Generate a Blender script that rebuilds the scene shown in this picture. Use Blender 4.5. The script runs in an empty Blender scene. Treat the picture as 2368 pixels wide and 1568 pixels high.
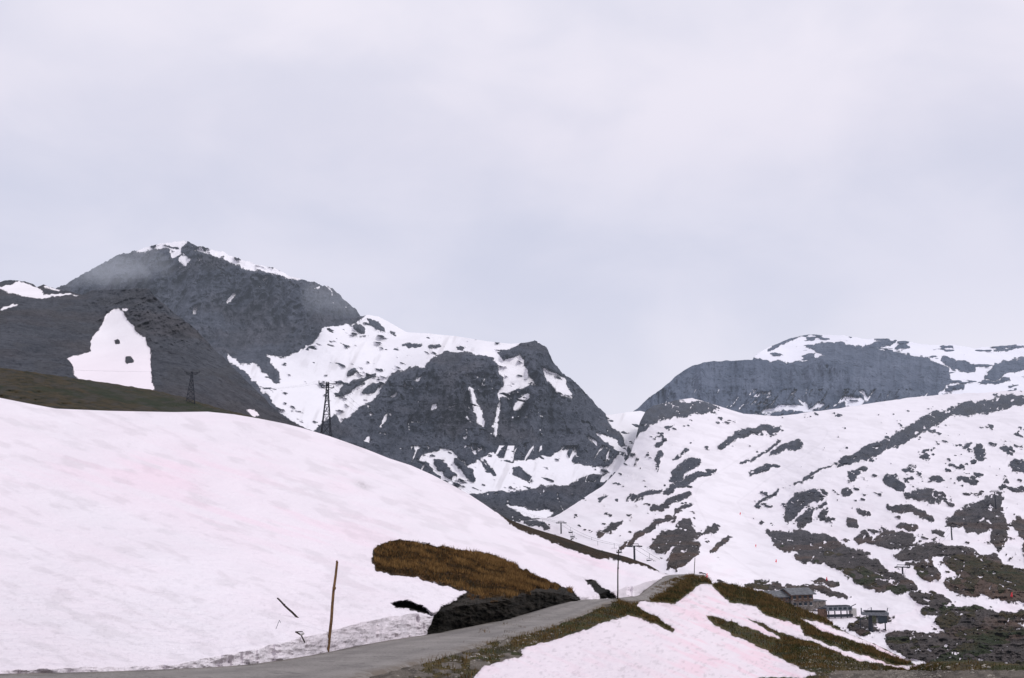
import bpy, math, numpy as np, random
from mathutils import Vector
random.seed(3)
scene=bpy.context.scene
scene.view_settings.view_transform='Standard'
try: scene.view_settings.look='None'
except: pass
scene.view_settings.exposure=0
# ------------------------------------------------------------ camera
FP=2300.0; CX,CY=1184.0,784.0
PITCH=math.atan(396/2300.0)
EYE=np.array([0,0,0.0])
cam_d=bpy.data.cameras.new('camera'); cam=bpy.data.objects.new('camera',cam_d)
scene.collection.objects.link(cam); scene.camera=cam
cam_d.sensor_width=36; cam_d.lens=36*FP/2368; cam_d.clip_end=30000; cam_d.clip_start=0.1
cam.location=EYE; cam.rotation_euler=(math.pi/2+PITCH,0,0)
UP=np.array([0,-math.sin(PITCH),math.cos(PITCH)]); FW=np.array([0,math.cos(PITCH),math.sin(PITCH)]); RT=np.array([1,0,0.])
def W(px,py,d):
    px=np.asarray(px,float);py=np.asarray(py,float);d=np.asarray(d,float)
    return EYE+((px-CX)/FP*d)[...,None]*RT+((CY-py)/FP*d)[...,None]*UP+d[...,None]*FW
# ------------------------------------------------------------ numpy noise
_tabs={}
def vn(x,y,seed):
    if seed not in _tabs: _tabs[seed]=np.random.RandomState(seed).rand(256,256)
    T=_tabs[seed]
    xi=np.floor(x).astype(int);yi=np.floor(y).astype(int);fx=x-xi;fy=y-yi
    fx=fx*fx*fx*(fx*(fx*6-15)+10);fy=fy*fy*fy*(fy*(fy*6-15)+10)
    a=T[xi%256,yi%256];b=T[(xi+1)%256,yi%256];c=T[xi%256,(yi+1)%256];d=T[(xi+1)%256,(yi+1)%256]
    return (a*(1-fx)+b*fx)*(1-fy)+(c*(1-fx)+d*fx)*fy
def fbm(x,y,o=4,seed=1,g=.5):
    s=0;a=1;t=0
    for i in range(o):
        s=s+a*vn(x+i*17.3,y+i*9.1,seed+i);t+=a;a*=g;x,y=(x*.8-y*.6)*2.03,(x*.6+y*.8)*2.03
    return s/t
def fbs(x,y,o=4,seed=1,g=.5):
    s=0;a=1;t=0
    for i in range(o):
        s=s+a*vn(x+i*17.3,y+i*9.1,seed+i);t+=a;a*=g;x=x*2.03;y=y*2.03
    return s/t
def ridged(x,y,o=4,seed=1,g=.55):
    s=0;a=1;t=0
    for i in range(o):
        s=s+a*(1-np.abs(2*vn(x+i*13.3,y+i*7.1,seed+i)-1));t+=a;a*=g;x=x*2.07;y=y*2.07
    return s/t
def sst(a,b,x):
    t=np.clip((x-a)/(b-a),0,1);return t*t*(3-2*t)
# ------------------------------------------------------------ TPS of inverse depth
def tps(pts):
    P=np.array([[p[0],p[1]] for p in pts],float)/1000;v=1/np.array([p[2] for p in pts],float)
    n=len(P)
    def U(r2): return np.where(r2>1e-12,r2*np.log(r2+1e-12),0)
    K=U(((P[:,None]-P[None])**2).sum(-1))+np.eye(n)*2e-4
    A=np.zeros((n+3,n+3));A[:n,:n]=K;A[:n,n]=1;A[:n,n+1:]=P;A[n,:n]=1;A[n+1:,:n]=P.T
    w=np.linalg.solve(A,np.concatenate([v,[0,0,0]]))
    lo,hi=v.min()*.85,v.max()*1.2
    def f(px,py):
        x=np.asarray(px,float)/1000;y=np.asarray(py,float)/1000
        s=w[n]+w[n+1]*x+w[n+2]*y
        for i in range(n):
            s=s+w[i]*U((x-P[i,0])**2+(y-P[i,1])**2)
        return 1/np.clip(s,lo,hi)
    return f
# ------------------------------------------------------------ signed distances (positive inside)
def sdpoly(px,py,poly):
    d=np.full(px.shape,1e9);ins=np.zeros(px.shape,bool);n=len(poly)
    for i in range(n):
        ax,ay=poly[i];bx,by=poly[(i+1)%n]
        ex,ey=bx-ax,by-ay;L=ex*ex+ey*ey+1e-9
        t=np.clip(((px-ax)*ex+(py-ay)*ey)/L,0,1)
        d=np.minimum(d,np.hypot(px-ax-t*ex,py-ay-t*ey))
        if ay!=by:
            c=((ay>py)!=(by>py))&(px<(bx-ax)*(py-ay)/(by-ay)+ax);ins^=c
    return np.where(ins,d,-d)
def sdstroke(px,py,pts,w):
    best=np.full(px.shape,-1e9);n=len(pts)
    Ls=[math.dist(pts[i],pts[i+1]) for i in range(n-1)]
    tot=sum(Ls);acc=0
    for i in range(n-1):
        ax,ay=pts[i];bx,by=pts[i+1];ex,ey=bx-ax,by-ay;L=ex*ex+ey*ey+1e-9
        t=np.clip(((px-ax)*ex+(py-ay)*ey)/L,0,1)
        g=(acc+t*Ls[i])/tot
        ww=w*(0.35+0.65*np.sqrt(np.clip(4*g*(1-g),0,1)))
        best=np.maximum(best,ww-np.hypot(px-ax-t*ex,py-ay-t*ey));acc+=Ls[i]
    return best
def build_sd(px,py,ops,start=-60,warp=(7,28),seed=5,fine=0):
    wa,wl=warp
    qx=px+(fbm(px/wl,py/wl,5,seed,.6)-.5)*2*wa;qy=py+(fbm(px/wl,py/wl,5,seed+40,.6)-.5)*2*wa
    sd=np.full(px.shape,float(start))
    for op in ops:
        if op[0]=='+p': sd=np.maximum(sd,sdpoly(qx,qy,op[1]))
        elif op[0]=='-p': sd=np.minimum(sd,-sdpoly(qx,qy,op[1]))
        elif op[0]=='+s': sd=np.maximum(sd,sdstroke(qx,qy,op[1],op[2]))
        elif op[0]=='-s': sd=np.minimum(sd,-sdstroke(qx,qy,op[1],op[2]))
    if fine: sd=sd+(fbm(px/7,py/7,3,seed+80,.6)-.5)*fine
    return np.clip(sd,-60,60)
def mesh_np(name,V,nr,nc,attrs,mat):
    V=V.reshape(-1,3)
    idx=np.arange(nr*nc).reshape(nr,nc)
    q=np.stack([idx[1:,:-1],idx[1:,1:],idx[:-1,1:],idx[:-1,:-1]],-1).reshape(-1,4)
    me=bpy.data.meshes.new(name);me.vertices.add(len(V));me.vertices.foreach_set('co',V.astype(np.float32).ravel())
    me.loops.add(q.size);me.loops.foreach_set('vertex_index',q.astype(np.int32).ravel())
    me.polygons.add(len(q));me.polygons.foreach_set('loop_start',np.arange(0,q.size,4,dtype=np.int32))
    me.polygons.foreach_set('loop_total',np.full(len(q),4,dtype=np.int32))
    me.polygons.foreach_set('use_smooth',np.ones(len(q),bool))
    me.update(calc_edges=True)
    for k,a in attrs.items():
        at=me.attributes.new(k,'FLOAT','POINT');at.data.foreach_set('value',np.ascontiguousarray(a,dtype=np.float32).ravel())
    me.materials.append(mat)
    ob=bpy.data.objects.new(name,me);scene.collection.objects.link(ob);return ob
def ipl(pts):
    p=np.array(pts,float)
    assert (np.diff(p[:,0])>0).all()
    return lambda x:np.interp(x,p[:,0],p[:,1])
def sheet(name,x0,x1,nx,top,bot,ny,depth,attrf,relief,mat,back=(200,60),jag=None,tp=1.0,front=False):
    xs=np.linspace(x0,x1,nx);ty=ipl(top)(xs)
    if jag is not None: ty=ty+jag(xs)
    by=ipl(bot)(xs);by=np.maximum(by,ty+2)
    t=np.linspace(0,1,ny)**tp
    px=np.broadcast_to(xs,(ny,nx)).copy();py=ty[None]+(by-ty)[None]*t[:,None]
    A=attrf(px,py);A.setdefault('rv',np.full(px.shape,.5))
    d=depth(px,py);d=d*(1+relief(px,py,A))
    P=W(px,py,d)
    nb=7;rows=[]
    r=P[0];h=r[:,:2]-EYE[:2];h=h/np.linalg.norm(h,axis=1)[:,None]
    for k in range(nb,0,-1):
        s=k/nb;q=r.copy();q[:,:2]+=h*back[0]*s;q[:,2]-=back[1]*(s**1.6);rows.append(q)
    P2=np.concatenate([np.array(rows),P],0)
    A2={k:np.concatenate([np.repeat(v[:1],nb,0),v],0) for k,v in A.items()}
    if front:
        l=P[-1];ex=[]
        for k in (1,2,3,4,6,8,10):
            q=l.copy();q[:,1]=l[:,1]-k*6;q[:,0]=l[:,0]*(1+k*.8);ex.append(q)
        P2=np.concatenate([P2,np.array(ex)],0)
        A2={k:np.concatenate([v,np.repeat(v[-1:],7,0)],0) for k,v in A2.items()}
    return mesh_np(name,P2,P2.shape[0],nx,A2,mat),px,py,P,A
# ------------------------------------------------------------ materials
class NT:
    def __init__(s,m): s.t=m.node_tree;s.n=s.t.nodes;s.l=s.t.links
    def new(s,ty,**k):
        n=s.n.new(ty)
        for a,b in k.items(): setattr(n,a,b)
        return n
    def lk(s,a,b): s.l.new(a,b)
    def math(s,op,a,b=None,clamp=False):
        n=s.new('ShaderNodeMath',operation=op,use_clamp=clamp)
        for i,v in enumerate((a,b)):
            if v is None: continue
            if hasattr(v,'links'): s.lk(v,n.inputs[i])
            else: n.inputs[i].default_value=v
        return n.outputs[0]
    def noise(s,scale,detail=6,rough=.6,stretch=(1,1,1),rot=(0,0,0),dist=0):
        tc=s.new('ShaderNodeTexCoord');mp=s.new('ShaderNodeMapping');mp.inputs['Scale'].default_value=[scale*c for c in stretch];mp.inputs['Rotation'].default_value=rot
        s.lk(tc.outputs['Object'],mp.inputs[0]);n=s.new('ShaderNodeTexNoise');n.inputs['Scale'].default_value=1;n.inputs['Detail'].default_value=detail;n.inputs['Roughness'].default_value=rough;n.inputs['Distortion'].default_value=dist
        s.lk(mp.outputs[0],n.inputs['Vector']);return n.outputs['Fac']
    def mix(s,f,a,b,mode='MIX'):
        n=s.new('ShaderNodeMix',data_type='RGBA',blend_type=mode)
        for i,v in ((0,f),(6,a),(7,b)):
            if hasattr(v,'links'): s.lk(v,n.inputs[i])
            elif i==0: n.inputs[0].default_value=v
            else: n.inputs[i].default_value=(*v,1)
        return n.outputs[2]
    def ramp(s,f,lo,hi):
        n=s.new('ShaderNodeMapRange');n.inputs[1].default_value=lo;n.inputs[2].default_value=hi;n.clamp=True;n.interpolation_type='SMOOTHSTEP';s.lk(f,n.inputs[0]);return n.outputs[0]
    def attr(s,name): return s.new('ShaderNodeAttribute',attribute_name=name).outputs['Fac']
def newmat(name):
    m=bpy.data.materials.new(name);m.use_nodes=True;m.node_tree.nodes.clear();t=NT(m)
    o=t.new('ShaderNodeOutputMaterial');b=t.new('ShaderNodeBsdfPrincipled');t.lk(b.outputs[0],o.inputs[0]);b.inputs['Roughness'].default_value=.85
    b.inputs['Specular IOR Level'].default_value=.12
    return m,t,b
def simple(name,col,rough=.7,var=.25,scale=3,metal=0):
    m,t,b=newmat(name);n=t.noise(scale,3);f=t.ramp(n,.3,.7)
    c=t.mix(f,[x*(1-var) for x in col],[min(1,x*(1+var)) for x in col]);t.lk(c,b.inputs['Base Color']);b.inputs['Roughness'].default_value=rough;b.inputs['Metallic'].default_value=metal
    return m
def terrain(name,rA,rB,rs,gA,gB,gs,sA,sB,es,eamp,bumpR,bumpS,stretch=(1,1,.35),rwarm=None,ss=1.0,snow_bscale=1.0,far=None,dirt_shade_c=(.05,.045,.04),rot=(0,0,0),turf=True,sgrey=.94,wf=.6):
    m,t,b=newmat(name)
    n1=t.noise(rs,5,.68,stretch,rot,.4);n2=t.noise(rs*4.3,4,.76,stretch,rot);n3=t.noise(rs*.23,2,.5)
    f=t.math('ADD',t.math('MULTIPLY',n1,.55),t.math('MULTIPLY',n2,.45));rv=t.attr('rv')
    ff=t.math('ADD',t.math('MULTIPLY',t.ramp(f,.39,.61),.42),t.math('MULTIPLY',rv,.58))
    crack=t.ramp(n2,.35,.45)
    def stone_(a,bb):
        r=t.mix(ff,[c*.7 for c in a],bb)
        return t.mix(crack,[c*.45 for c in a],r)
    rock=stone_(rA,rB)
    if rwarm is not None: rock=t.mix(t.math('MULTIPLY',t.ramp(n3,.48,.62),wf),rock,t.mix(ff,[c*.35 for c in rwarm],[c*1.4 for c in rwarm]))
    if far is not None:   # aerial haze painted in: rock turns paler and bluer with distance
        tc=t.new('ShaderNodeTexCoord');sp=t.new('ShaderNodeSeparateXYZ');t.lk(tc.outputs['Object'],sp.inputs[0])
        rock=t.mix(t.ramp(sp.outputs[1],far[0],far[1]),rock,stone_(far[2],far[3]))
    if turf:
        g1=t.noise(gs,4,.75);g2=t.noise(gs*.12,2,.6)
        gr=t.mix(t.ramp(g1,.36,.64),gA,gB);gr=t.mix(t.math('MULTIPLY',t.ramp(g2,.46,.62),.75),gr,[gA[0]*.75,gA[1]*1.35,gA[2]])
    en=t.math('MULTIPLY',t.math('SUBTRACT',t.noise(es,4,.7),.5),eamp)
    sf=t.math('MULTIPLY_ADD',t.math('ADD',t.attr('snow'),en),.6,True);sf.node.inputs[2].default_value=.5
    sf.node.use_clamp=True
    s1=t.noise(ss,4,.6,(1,.4,1),(0,0,.5))
    sn=t.mix(t.ramp(s1,.3,.72),sA,[c*sgrey for c in sA]);sn=t.mix(t.attr('pink'),sn,sB)
    c=rock;hR=f
    if turf:
        gf=t.math('MULTIPLY_ADD',t.math('ADD',t.attr('grass'),en),.3,True);gf.node.inputs[2].default_value=.5;gf.node.use_clamp=True
        c=t.mix(gf,rock,gr);hR=t.math('ADD',f,t.math('MULTIPLY',g1,t.math('MULTIPLY',gf,.5)))
    c=t.mix(t.attr('dirt_shade'),c,dirt_shade_c);c=t.mix(sf,c,sn)
    c=t.mix(t.math('MULTIPLY',t.attr('sdirt_shade'),sf),c,(.36,.33,.34))
    t.lk(c,b.inputs['Base Color'])
    sb=t.noise(snow_bscale,4,.62)
    h=t.math('ADD',t.math('MULTIPLY',t.math('MULTIPLY',hR,t.math('SUBTRACT',1,sf)),bumpR),t.math('MULTIPLY',t.math('MULTIPLY',sb,sf),bumpS))
    bp=t.new('ShaderNodeBump');bp.inputs['Distance'].default_value=1;bp.inputs['Strength'].default_value=1;t.lk(h,bp.inputs['Height'])
    t.lk(bp.outputs[0],b.inputs['Normal'])
    return m
SN=(.80,.76,.80);PK=(.82,.68,.74)
G0=(.03,.03,.015)
mL1=terrain('mountain_rock_snow',(.032,.043,.070),(.118,.129,.165),.022,G0,G0,.1,(.85,.835,.875),PK,.03,9,36,2.5,rwarm=(.085,.078,.088),ss=.01,snow_bscale=.03,turf=False,wf=.45)
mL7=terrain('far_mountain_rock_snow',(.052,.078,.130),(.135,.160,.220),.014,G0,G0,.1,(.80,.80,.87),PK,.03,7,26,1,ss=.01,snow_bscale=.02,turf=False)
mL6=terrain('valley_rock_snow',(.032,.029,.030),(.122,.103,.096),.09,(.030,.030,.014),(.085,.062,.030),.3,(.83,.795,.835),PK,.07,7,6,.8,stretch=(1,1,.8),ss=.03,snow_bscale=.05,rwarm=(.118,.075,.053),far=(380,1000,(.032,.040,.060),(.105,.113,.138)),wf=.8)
mL2=terrain('dark_scree',(.028,.034,.047),(.082,.088,.104),.05,(.03,.03,.015),(.06,.05,.03),.3,(.84,.81,.84),PK,.1,5,8,.6,rwarm=(.062,.057,.062),stretch=(1,1,.8),ss=.03,snow_bscale=.1,turf=False)
mL3=terrain('hill_grass',(.028,.026,.018),(.055,.048,.033),.5,(.017,.018,.008),(.060,.043,.018),.35,SN,PK,.2,4,.8,.3)
mL4=terrain('snow_and_turf',(.020,.018,.013),(.12,.10,.078),2.2,(.050,.024,.007),(.165,.084,.025),1.6,(.81,.775,.815),(.83,.68,.75),.9,4,.9,.20,stretch=(1,1,1),ss=.22,snow_bscale=1.5,dirt_shade_c=(.020,.018,.013),sgrey=.945)
mL5=terrain('verge_gravel_turf_snow',(.065,.055,.042),(.27,.235,.195),4.5,(.034,.028,.008),(.11,.080,.026),2.5,(.81,.75,.79),(.82,.62,.68),.9,5,.12,.16,stretch=(1,1,1),ss=.3,snow_bscale=1.6,dirt_shade_c=(.03,.025,.02))
def zeros(px): return np.zeros(px.shape)
# ------------------------------------------------------------ L1 left massif
topL1=[(-600,720),(0,700),(100,680),(135,665),(165,650),(200,632),(235,612),(270,592),(320,578),(360,565),(400,558),(425,556),(440,562),(455,570),(490,577),(520,585),(560,600),(600,612),(640,622),(670,640),(700,645),(740,658),(770,668),(800,695),(820,712),(834,732),(850,728),(875,732),(900,745),(940,768),(1000,772),(1060,778),(1130,790),(1180,795),(1210,793),(1240,788),(1265,803),(1280,838),(1300,862),(1335,888),(1365,918),(1385,943),(1405,960),(1430,956),(1480,950),(1520,960),(1600,1060)]
dL1=tps([(-600,720,3200),(135,665,3000),(425,556,3150),(640,620,3000),(835,735,2750),(300,750,2700),(500,820,2400),(650,830,2450),(745,755,2600),(940,768,2700),(1060,780,2600),(1240,790,2350),(900,870,2150),(700,985,1700),(620,900,1900),(1000,825,2180),(1100,815,2200),(1000,1050,1800),(1100,950,1950),(1200,1050,1800),(1150,900,2060),(1300,870,2250),(1400,1000,2000),(1330,1040,1850),(1460,1015,2050),(1085,1140,1450),(1250,1130,1500),(1400,1105,1600),(1200,1230,1150),(500,1000,1600),(100,1000,2000),(-600,1000,2000),(1480,1250,1300),(1580,1060,2100),(1450,955,2450),(850,800,2450),(800,870,2150)])
opsL1=[('+s',[(360,570),(395,566),(430,560)],11),('+s',[(398,594),(415,575)],11),('+s',[(418,600),(438,604)],11),('+s',[(320,582),(347,574)],8),
('+s',[(452,574),(520,588),(600,614),(690,643)],9),('+s',[(520,596),(560,606),(594,624)],12),('+s',[(545,598),(582,624)],10),('+s',[(570,600),(600,618)],9),('+s',[(523,698),(548,676)],5),('+s',[(448,724),(458,710)],5),('-s',[(540,600),(552,604)],4),
('+p',[(850,720),(835,742),(790,752),(750,754),(733,785),(692,812),(655,832),(618,818),(632,850),(650,892),(620,870),(590,840),(555,838),(530,812),(528,830),(575,865),(605,905),(650,950),(690,985),(720,1000),(740,985),(770,955),(790,975),(820,950),(860,925),(880,905),(905,868),(945,850),(985,850),(1000,825),(1060,812),(1138,826),(1150,850),(1162,882),(1150,925),(1172,912),(1200,902),(1245,890),(1228,878),(1206,822),(1165,832),(1150,815),(1212,797),(1230,760),(1000,740)]),
('+p',[(1255,852),(1280,862),(1308,874),(1320,926),(1288,905),(1266,882)]),
('+s',[(1152,925),(1146,965),(1144,1010)],5),('+s',[(1086,898),(1103,940),(1118,985)],8),('+s',[(1190,945),(1224,915)],9),('+s',[(1000,945),(1010,935)],6),('+s',[(845,1025),(852,1010)],6),('+s',[(895,960),(880,985)],4),('+s',[(960,880),(975,870)],3),('+s',[(905,920),(915,910)],3),
('-s',[(822,752),(842,764)],9),('-s',[(853,742),(890,764)],9),('-s',[(935,798),(975,797)],6),('-s',[(995,800),(1020,800)],4),('-s',[(775,914),(815,895),(868,866)],6),('-s',[(800,892),(835,880)],5),('-s',[(803,866),(828,853)],5),('-s',[(838,907),(882,890)],6),('-s',[(905,770),(915,775)],3),
('-s',[(622,845),(645,888)],10),('-s',[(1163,824),(1180,815)],6),
('+p',[(960,1062),(990,1048),(1040,1035),(1085,1080),(1140,1045),(1185,1070),(1240,1060),(1310,1040),(1330,1075),(1400,1078),(1432,1048),(1448,1075),(1400,1105),(1340,1110),(1300,1122),(1200,1132),(1085,1142),(1030,1112),(990,1082)]),
('-s',[(1005,1062),(1050,1112)],10),('-s',[(1055,1065),(1100,1108)],9),('-s',[(1110,1062),(1145,1095)],7),('-s',[(1190,1085),(1228,1112)],10),('-s',[(1320,1122),(1412,1095)],7),('-s',[(975,1070),(1000,1090)],6),
('+s',[(1385,1000),(1450,1050)],6),('+s',[(1365,1015),(1378,1030)],6),('+p',[(1170,1165),(1230,1178),(1285,1182),(1260,1205),(1210,1190)]),
('+p',[(1392,940),(1408,975),(1432,1000),(1445,1022),(1462,1042),(1455,1070),(1420,1110),(1390,1150),(1450,1250),(1700,1100),(1600,900),(1450,900)])]
def aL1(px,py):
    sd=build_sd(px,py,opsL1,-60,(9,24),5,4)
    v=ridged(px/26+py/60,py/90,3,60)
    sd=np.maximum(sd,np.where((py<1115)&(py>1030)&(px>950),(v-.80)*55,-60))
    v3=ridged((px-py*.25)/30,(py)/34,4,64);sd=np.maximum(sd,np.where((px>840)&(py>860),(v3-.90)*60,-60))
    v4=ridged((px-py*.3)/22,py/26,4,66);up=sst(690,575,py-(px-420)*.25)*sst(300,360,px)
    sd=np.maximum(sd,(v4-.93+.10*up)*70-(1-up)*8)
    v2=fbs((px+py)/34,(py-px*.35)/9,4,70)
    sd=np.minimum(sd,(0.745-v2)*70)
    z=zeros(px)
    wv=(fbm(px/60,py/60,3,90)-.5)*30
    rv=.48+1.3*(ridged((px+wv)/24+py/60,py/80,5,80,.66)-.56)+.6*(fbs((px*.5+py)/50,(py-px*.42)/9,4,84,.6)-.5)+.5*(fbm(px/5,py/5,2,87)-.5)+.6*(fbm(px/70,py/60,3,88)-.5)
    return dict(snow=sd,grass=z-60,pink=z,dirt_shade=sst(.0,1.,(py-1135)/60)*.35*sst(1060,1100,px),sdirt_shade=.3*sst(.5,.8,fbs(px/12+py/30,py/40,4,77))*sst(.45,.6,fbm(px/60,py/60,2,78)),rv=np.clip(rv,0,1))
def rL1(px,py,A):
    rock=sst(6,-8,A['snow']);wv=(fbm(px/60,py/60,3,90)-.5)*40
    big=ridged((px+wv)/95+.4*py/150,py/190,5,11,.56)-.55
    fine=ridged((px+wv)/28+py/80,py/75,4,12,.58)-.55
    chunk=fbm(px/16,py/14,5,14,.66)-.5
    r=rock*(-.072*big-.024*fine+.015*chunk)+(1-rock)*(.010*(fbm(px/70,py/50,4,13)-.5))
    return r
def jL1(xs):
    a=np.where((xs>130)&(xs<835),1,np.where((xs>1235)&(xs<1390),.9,.12))
    return a*((fbm(xs/14,xs*0,5,21,.7)-.5)*12)
sheet('mountain_massif',-500,1600,1250,topL1,[(-600,1100),(600,1080),(900,1180),(1100,1240),(1600,1250)],480,dL1,aL1,rL1,mL1,(900,500),jL1)
# ------------------------------------------------------------ L7 far plateau mountain
topL7=[(1380,1005),(1440,965),(1475,945),(1500,920),(1530,900),(1560,872),(1600,846),(1630,838),(1660,835),(1740,832),(1745,822),(1780,802),(1830,782),(1870,773),(1950,776),(2000,784),(2050,782),(2100,790),(2150,798),(2200,797),(2250,805),(2300,801),(2368,795),(2900,780)]
dL7=tps([(1480,945,2700),(1600,845,3000),(1870,772,3900),(1750,960,2700),(2150,915,2800),(1900,880,2950),(1900,830,3100),(1745,832,3080),(2368,795,3900),(2368,900,3000),(2100,850,3150),(2000,1000,2500),(1450,1000,2600),(2900,780,3900),(2900,950,2800)])
opsL7=[('+p',[(1742,828),(1800,836),(1860,836),(1905,822),(1875,806),(1930,792),(2010,806),(2080,812),(2160,835),(2195,850),(2200,880),(2160,925),(2400,945),(2900,945),(2900,740),(1740,740)]),
('-s',[(1775,808),(1850,780)],4),('-s',[(1870,806),(1930,796)],7),('-s',[(1995,805),(2060,790)],7),('-s',[(2070,805),(2100,800)],5),('-s',[(2180,832),(2250,852)],11),('-s',[(2285,872),(2330,848),(2400,835)],16),('-s',[(2190,895),(2230,890)],7),('-s',[(2270,885),(2330,878)],4),('-s',[(2300,812),(2368,800)],4),('-s',[(1850,775),(1900,778)],3),('-s',[(2020,785),(2080,785)],4),
('+p',[(1960,918),(2000,925),(1990,945),(1955,940)]),('+s',[(1760,950),(1900,940)],6),('+s',[(1850,925),(1880,950)],5),('+s',[(1985,905),(2010,930)],5)]
def aL7(px,py):
    sd=build_sd(px,py,opsL7,-60,(10,24),105,4)
    v2=fbs((px)/36,py/9,4,170);sd=np.minimum(sd,(0.68-v2)*80)
    v=ridged(px/18+py/30,py/40,4,160);sd=np.maximum(sd,np.where(py>900,(v-.84)*45,-60))
    z=zeros(px);wv=(fbm(px/60,py/60,3,190)-.5)*20
    rv=.48+1.1*(ridged((px+wv)/20,py/80,5,180,.64)-.56)+.5*(fbs(px/60,py/8,4,184,.6)-.5)+.5*(fbm(px/50,py/40,3,188)-.5)
    return dict(snow=sd,grass=z-60,pink=z,dirt_shade=z,sdirt_shade=z,rv=np.clip(rv,0,1))
def rL7(px,py,A):
    rock=sst(6,-8,A['snow']);return rock*(-.044*(ridged(px/55,py/120,5,111,.55)-.55)-.015*(ridged(px/20,py/55,4,112,.57)-.5))+.004*(fbm(px/60,py/30,3,113)-.5)
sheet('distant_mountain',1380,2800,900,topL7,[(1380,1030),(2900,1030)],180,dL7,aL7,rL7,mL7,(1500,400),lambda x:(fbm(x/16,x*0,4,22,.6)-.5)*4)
# ------------------------------------------------------------ L2 dark scree hill
topL2=[(-600,660),(0,652),(20,648),(45,649),(75,656),(85,664),(100,657),(115,664),(150,672),(190,681),(215,672),(280,669),(345,667),(358,685),(375,700),(400,722),(440,750),(475,785),(492,805),(515,825),(540,850),(580,890),(620,930),(650,960),(690,983),(760,1010)]
dL2=tps([(-600,650,1000),(0,650,950),(190,680,900),(340,668,850),(510,820,700),(700,990,560),(0,870,500),(300,900,480),(250,780,690),(500,950,480),(0,1000,420),(700,1050,450),(-600,1000,420)])
opsL2=[('+p',[(265,714),(285,718),(300,745),(315,762),(340,785),(347,810),(348,860),(357,905),(200,890),(178,873),(168,850),(153,830),(175,822),(212,813),(207,790),(222,770),(235,745),(245,725)]),
('+p',[(-600,668),(0,664),(45,652),(85,665),(105,680),(188,681),(140,686),(70,690),(40,682),(0,670),(-600,690)]),('+s',[(0,716),(42,703)],4),('+s',[(572,948),(598,960)],7),('+s',[(284,713),(296,714)],4),('+s',[(100,666),(140,670)],3),
('-s',[(268,788),(278,792)],5),('-s',[(292,826),(305,838)],8)]
def aL2(px,py):
    sd=build_sd(px,py,opsL2,-60,(6,18),205,3);z=zeros(px)
    craggy=sst(150,300,px)*sst(860,760,py)
    rv=.48+(.5+.8*craggy)*(ridged((px-py*.8)/50,(py+px*.5)/28,5,280,.66)-.56)+.8*(fbm(px/6,py/5,3,285,.65)-.5)+.5*(fbm(px/60,py/40,3,288)-.5)
    return dict(snow=sd,grass=z-60,pink=.3*sst(760,860,py)+z,dirt_shade=.2*sst(.5,.65,fbm(px/50,py/20,3,214)),sdirt_shade=z,rv=np.clip(rv,0,1))
def rL2(px,py,A):
    craggy=.35+.65*sst(150,300,px)*sst(860,760,py)
    rock=sst(6,-8,A['snow']);return rock*craggy*(-.060*(ridged((px-py*.8)/90,(py+px*.4)/50,5,211,.58)-.5)+.014*(fbm(px/9,py/7,4,212,.62)-.5))
sheet('scree_hill',-500,760,700,topL2,[(-600,1020),(760,1080)],300,dL2,aL2,rL2,mL2,(300,160),lambda x:(fbm(x/12,x*0,4,23,.6)-.5)*6)
# ------------------------------------------------------------ L3 grass hill
topL3=[(-600,800),(0,850),(100,864),(200,878),(300,893),(360,903),(430,920),(500,942),(560,957),(600,966),(700,992),(760,1015)]
dL3=tps([(0,850,230),(-600,800,230),(600,965,290),(0,950,165),(-600,950,165),(600,1010,240),(300,893,260),(300,960,190),(760,1040,230)])
def aL3(px,py):
    z=zeros(px);return dict(snow=z-60,grass=z+60,pink=z,dirt_shade=.5*sst(.48,.68,fbs(px/30,py/6,4,314)),sdirt_shade=z)
sheet('grass_hill',-500,760,500,topL3,[(-600,1000),(760,1060)],90,dL3,aL3,lambda px,py,A:.03*(fbs(px/30,py/9,4,311)-.5),mL3,(80,25),lambda x:(fbm(x/9,x*0,3,24)-.5)*3)
# ------------------------------------------------------------ L6 valley
topL6=[(1000,1240),(1150,1222),(1200,1205),(1280,1196),(1330,1165),(1395,1122),(1430,1085),(1455,1058),(1468,1020),(1480,975),(1492,952),(1510,938),(1560,926),(1600,921),(1650,935),(1720,957),(1800,962),(1900,950),(2000,935),(2100,920),(2200,911),(2368,903),(2900,890)]
pL6=[(1900,1400,360),(2060,1540,250),(2368,1540,255),(2900,1540,255),(2368,1400,330),(1740,1360,365),(1620,1330,340),(1500,1300,420),(1400,1250,520),(1300,1240,600),(1220,1200,900),(1400,1120,1250),(1450,1050,1550),(1480,960,2050),(1600,920,2350),(1800,960,2000),(2000,935,2200),(2368,903,2300),(2900,890,2300),(2368,1050,1100),(2900,1050,1100),(2368,1200,600),(2000,1200,700),(1900,1100,1050),(1700,1100,1150),(1700,1200,800),(1700,1280,520),(2100,1320,430),(2200,1000,1500),(1600,1500,240),(1100,1400,400),(1100,1240,900)]
dL6=tps(pL6)
S=lambda w,*p:('-s',list(p),w)
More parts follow.
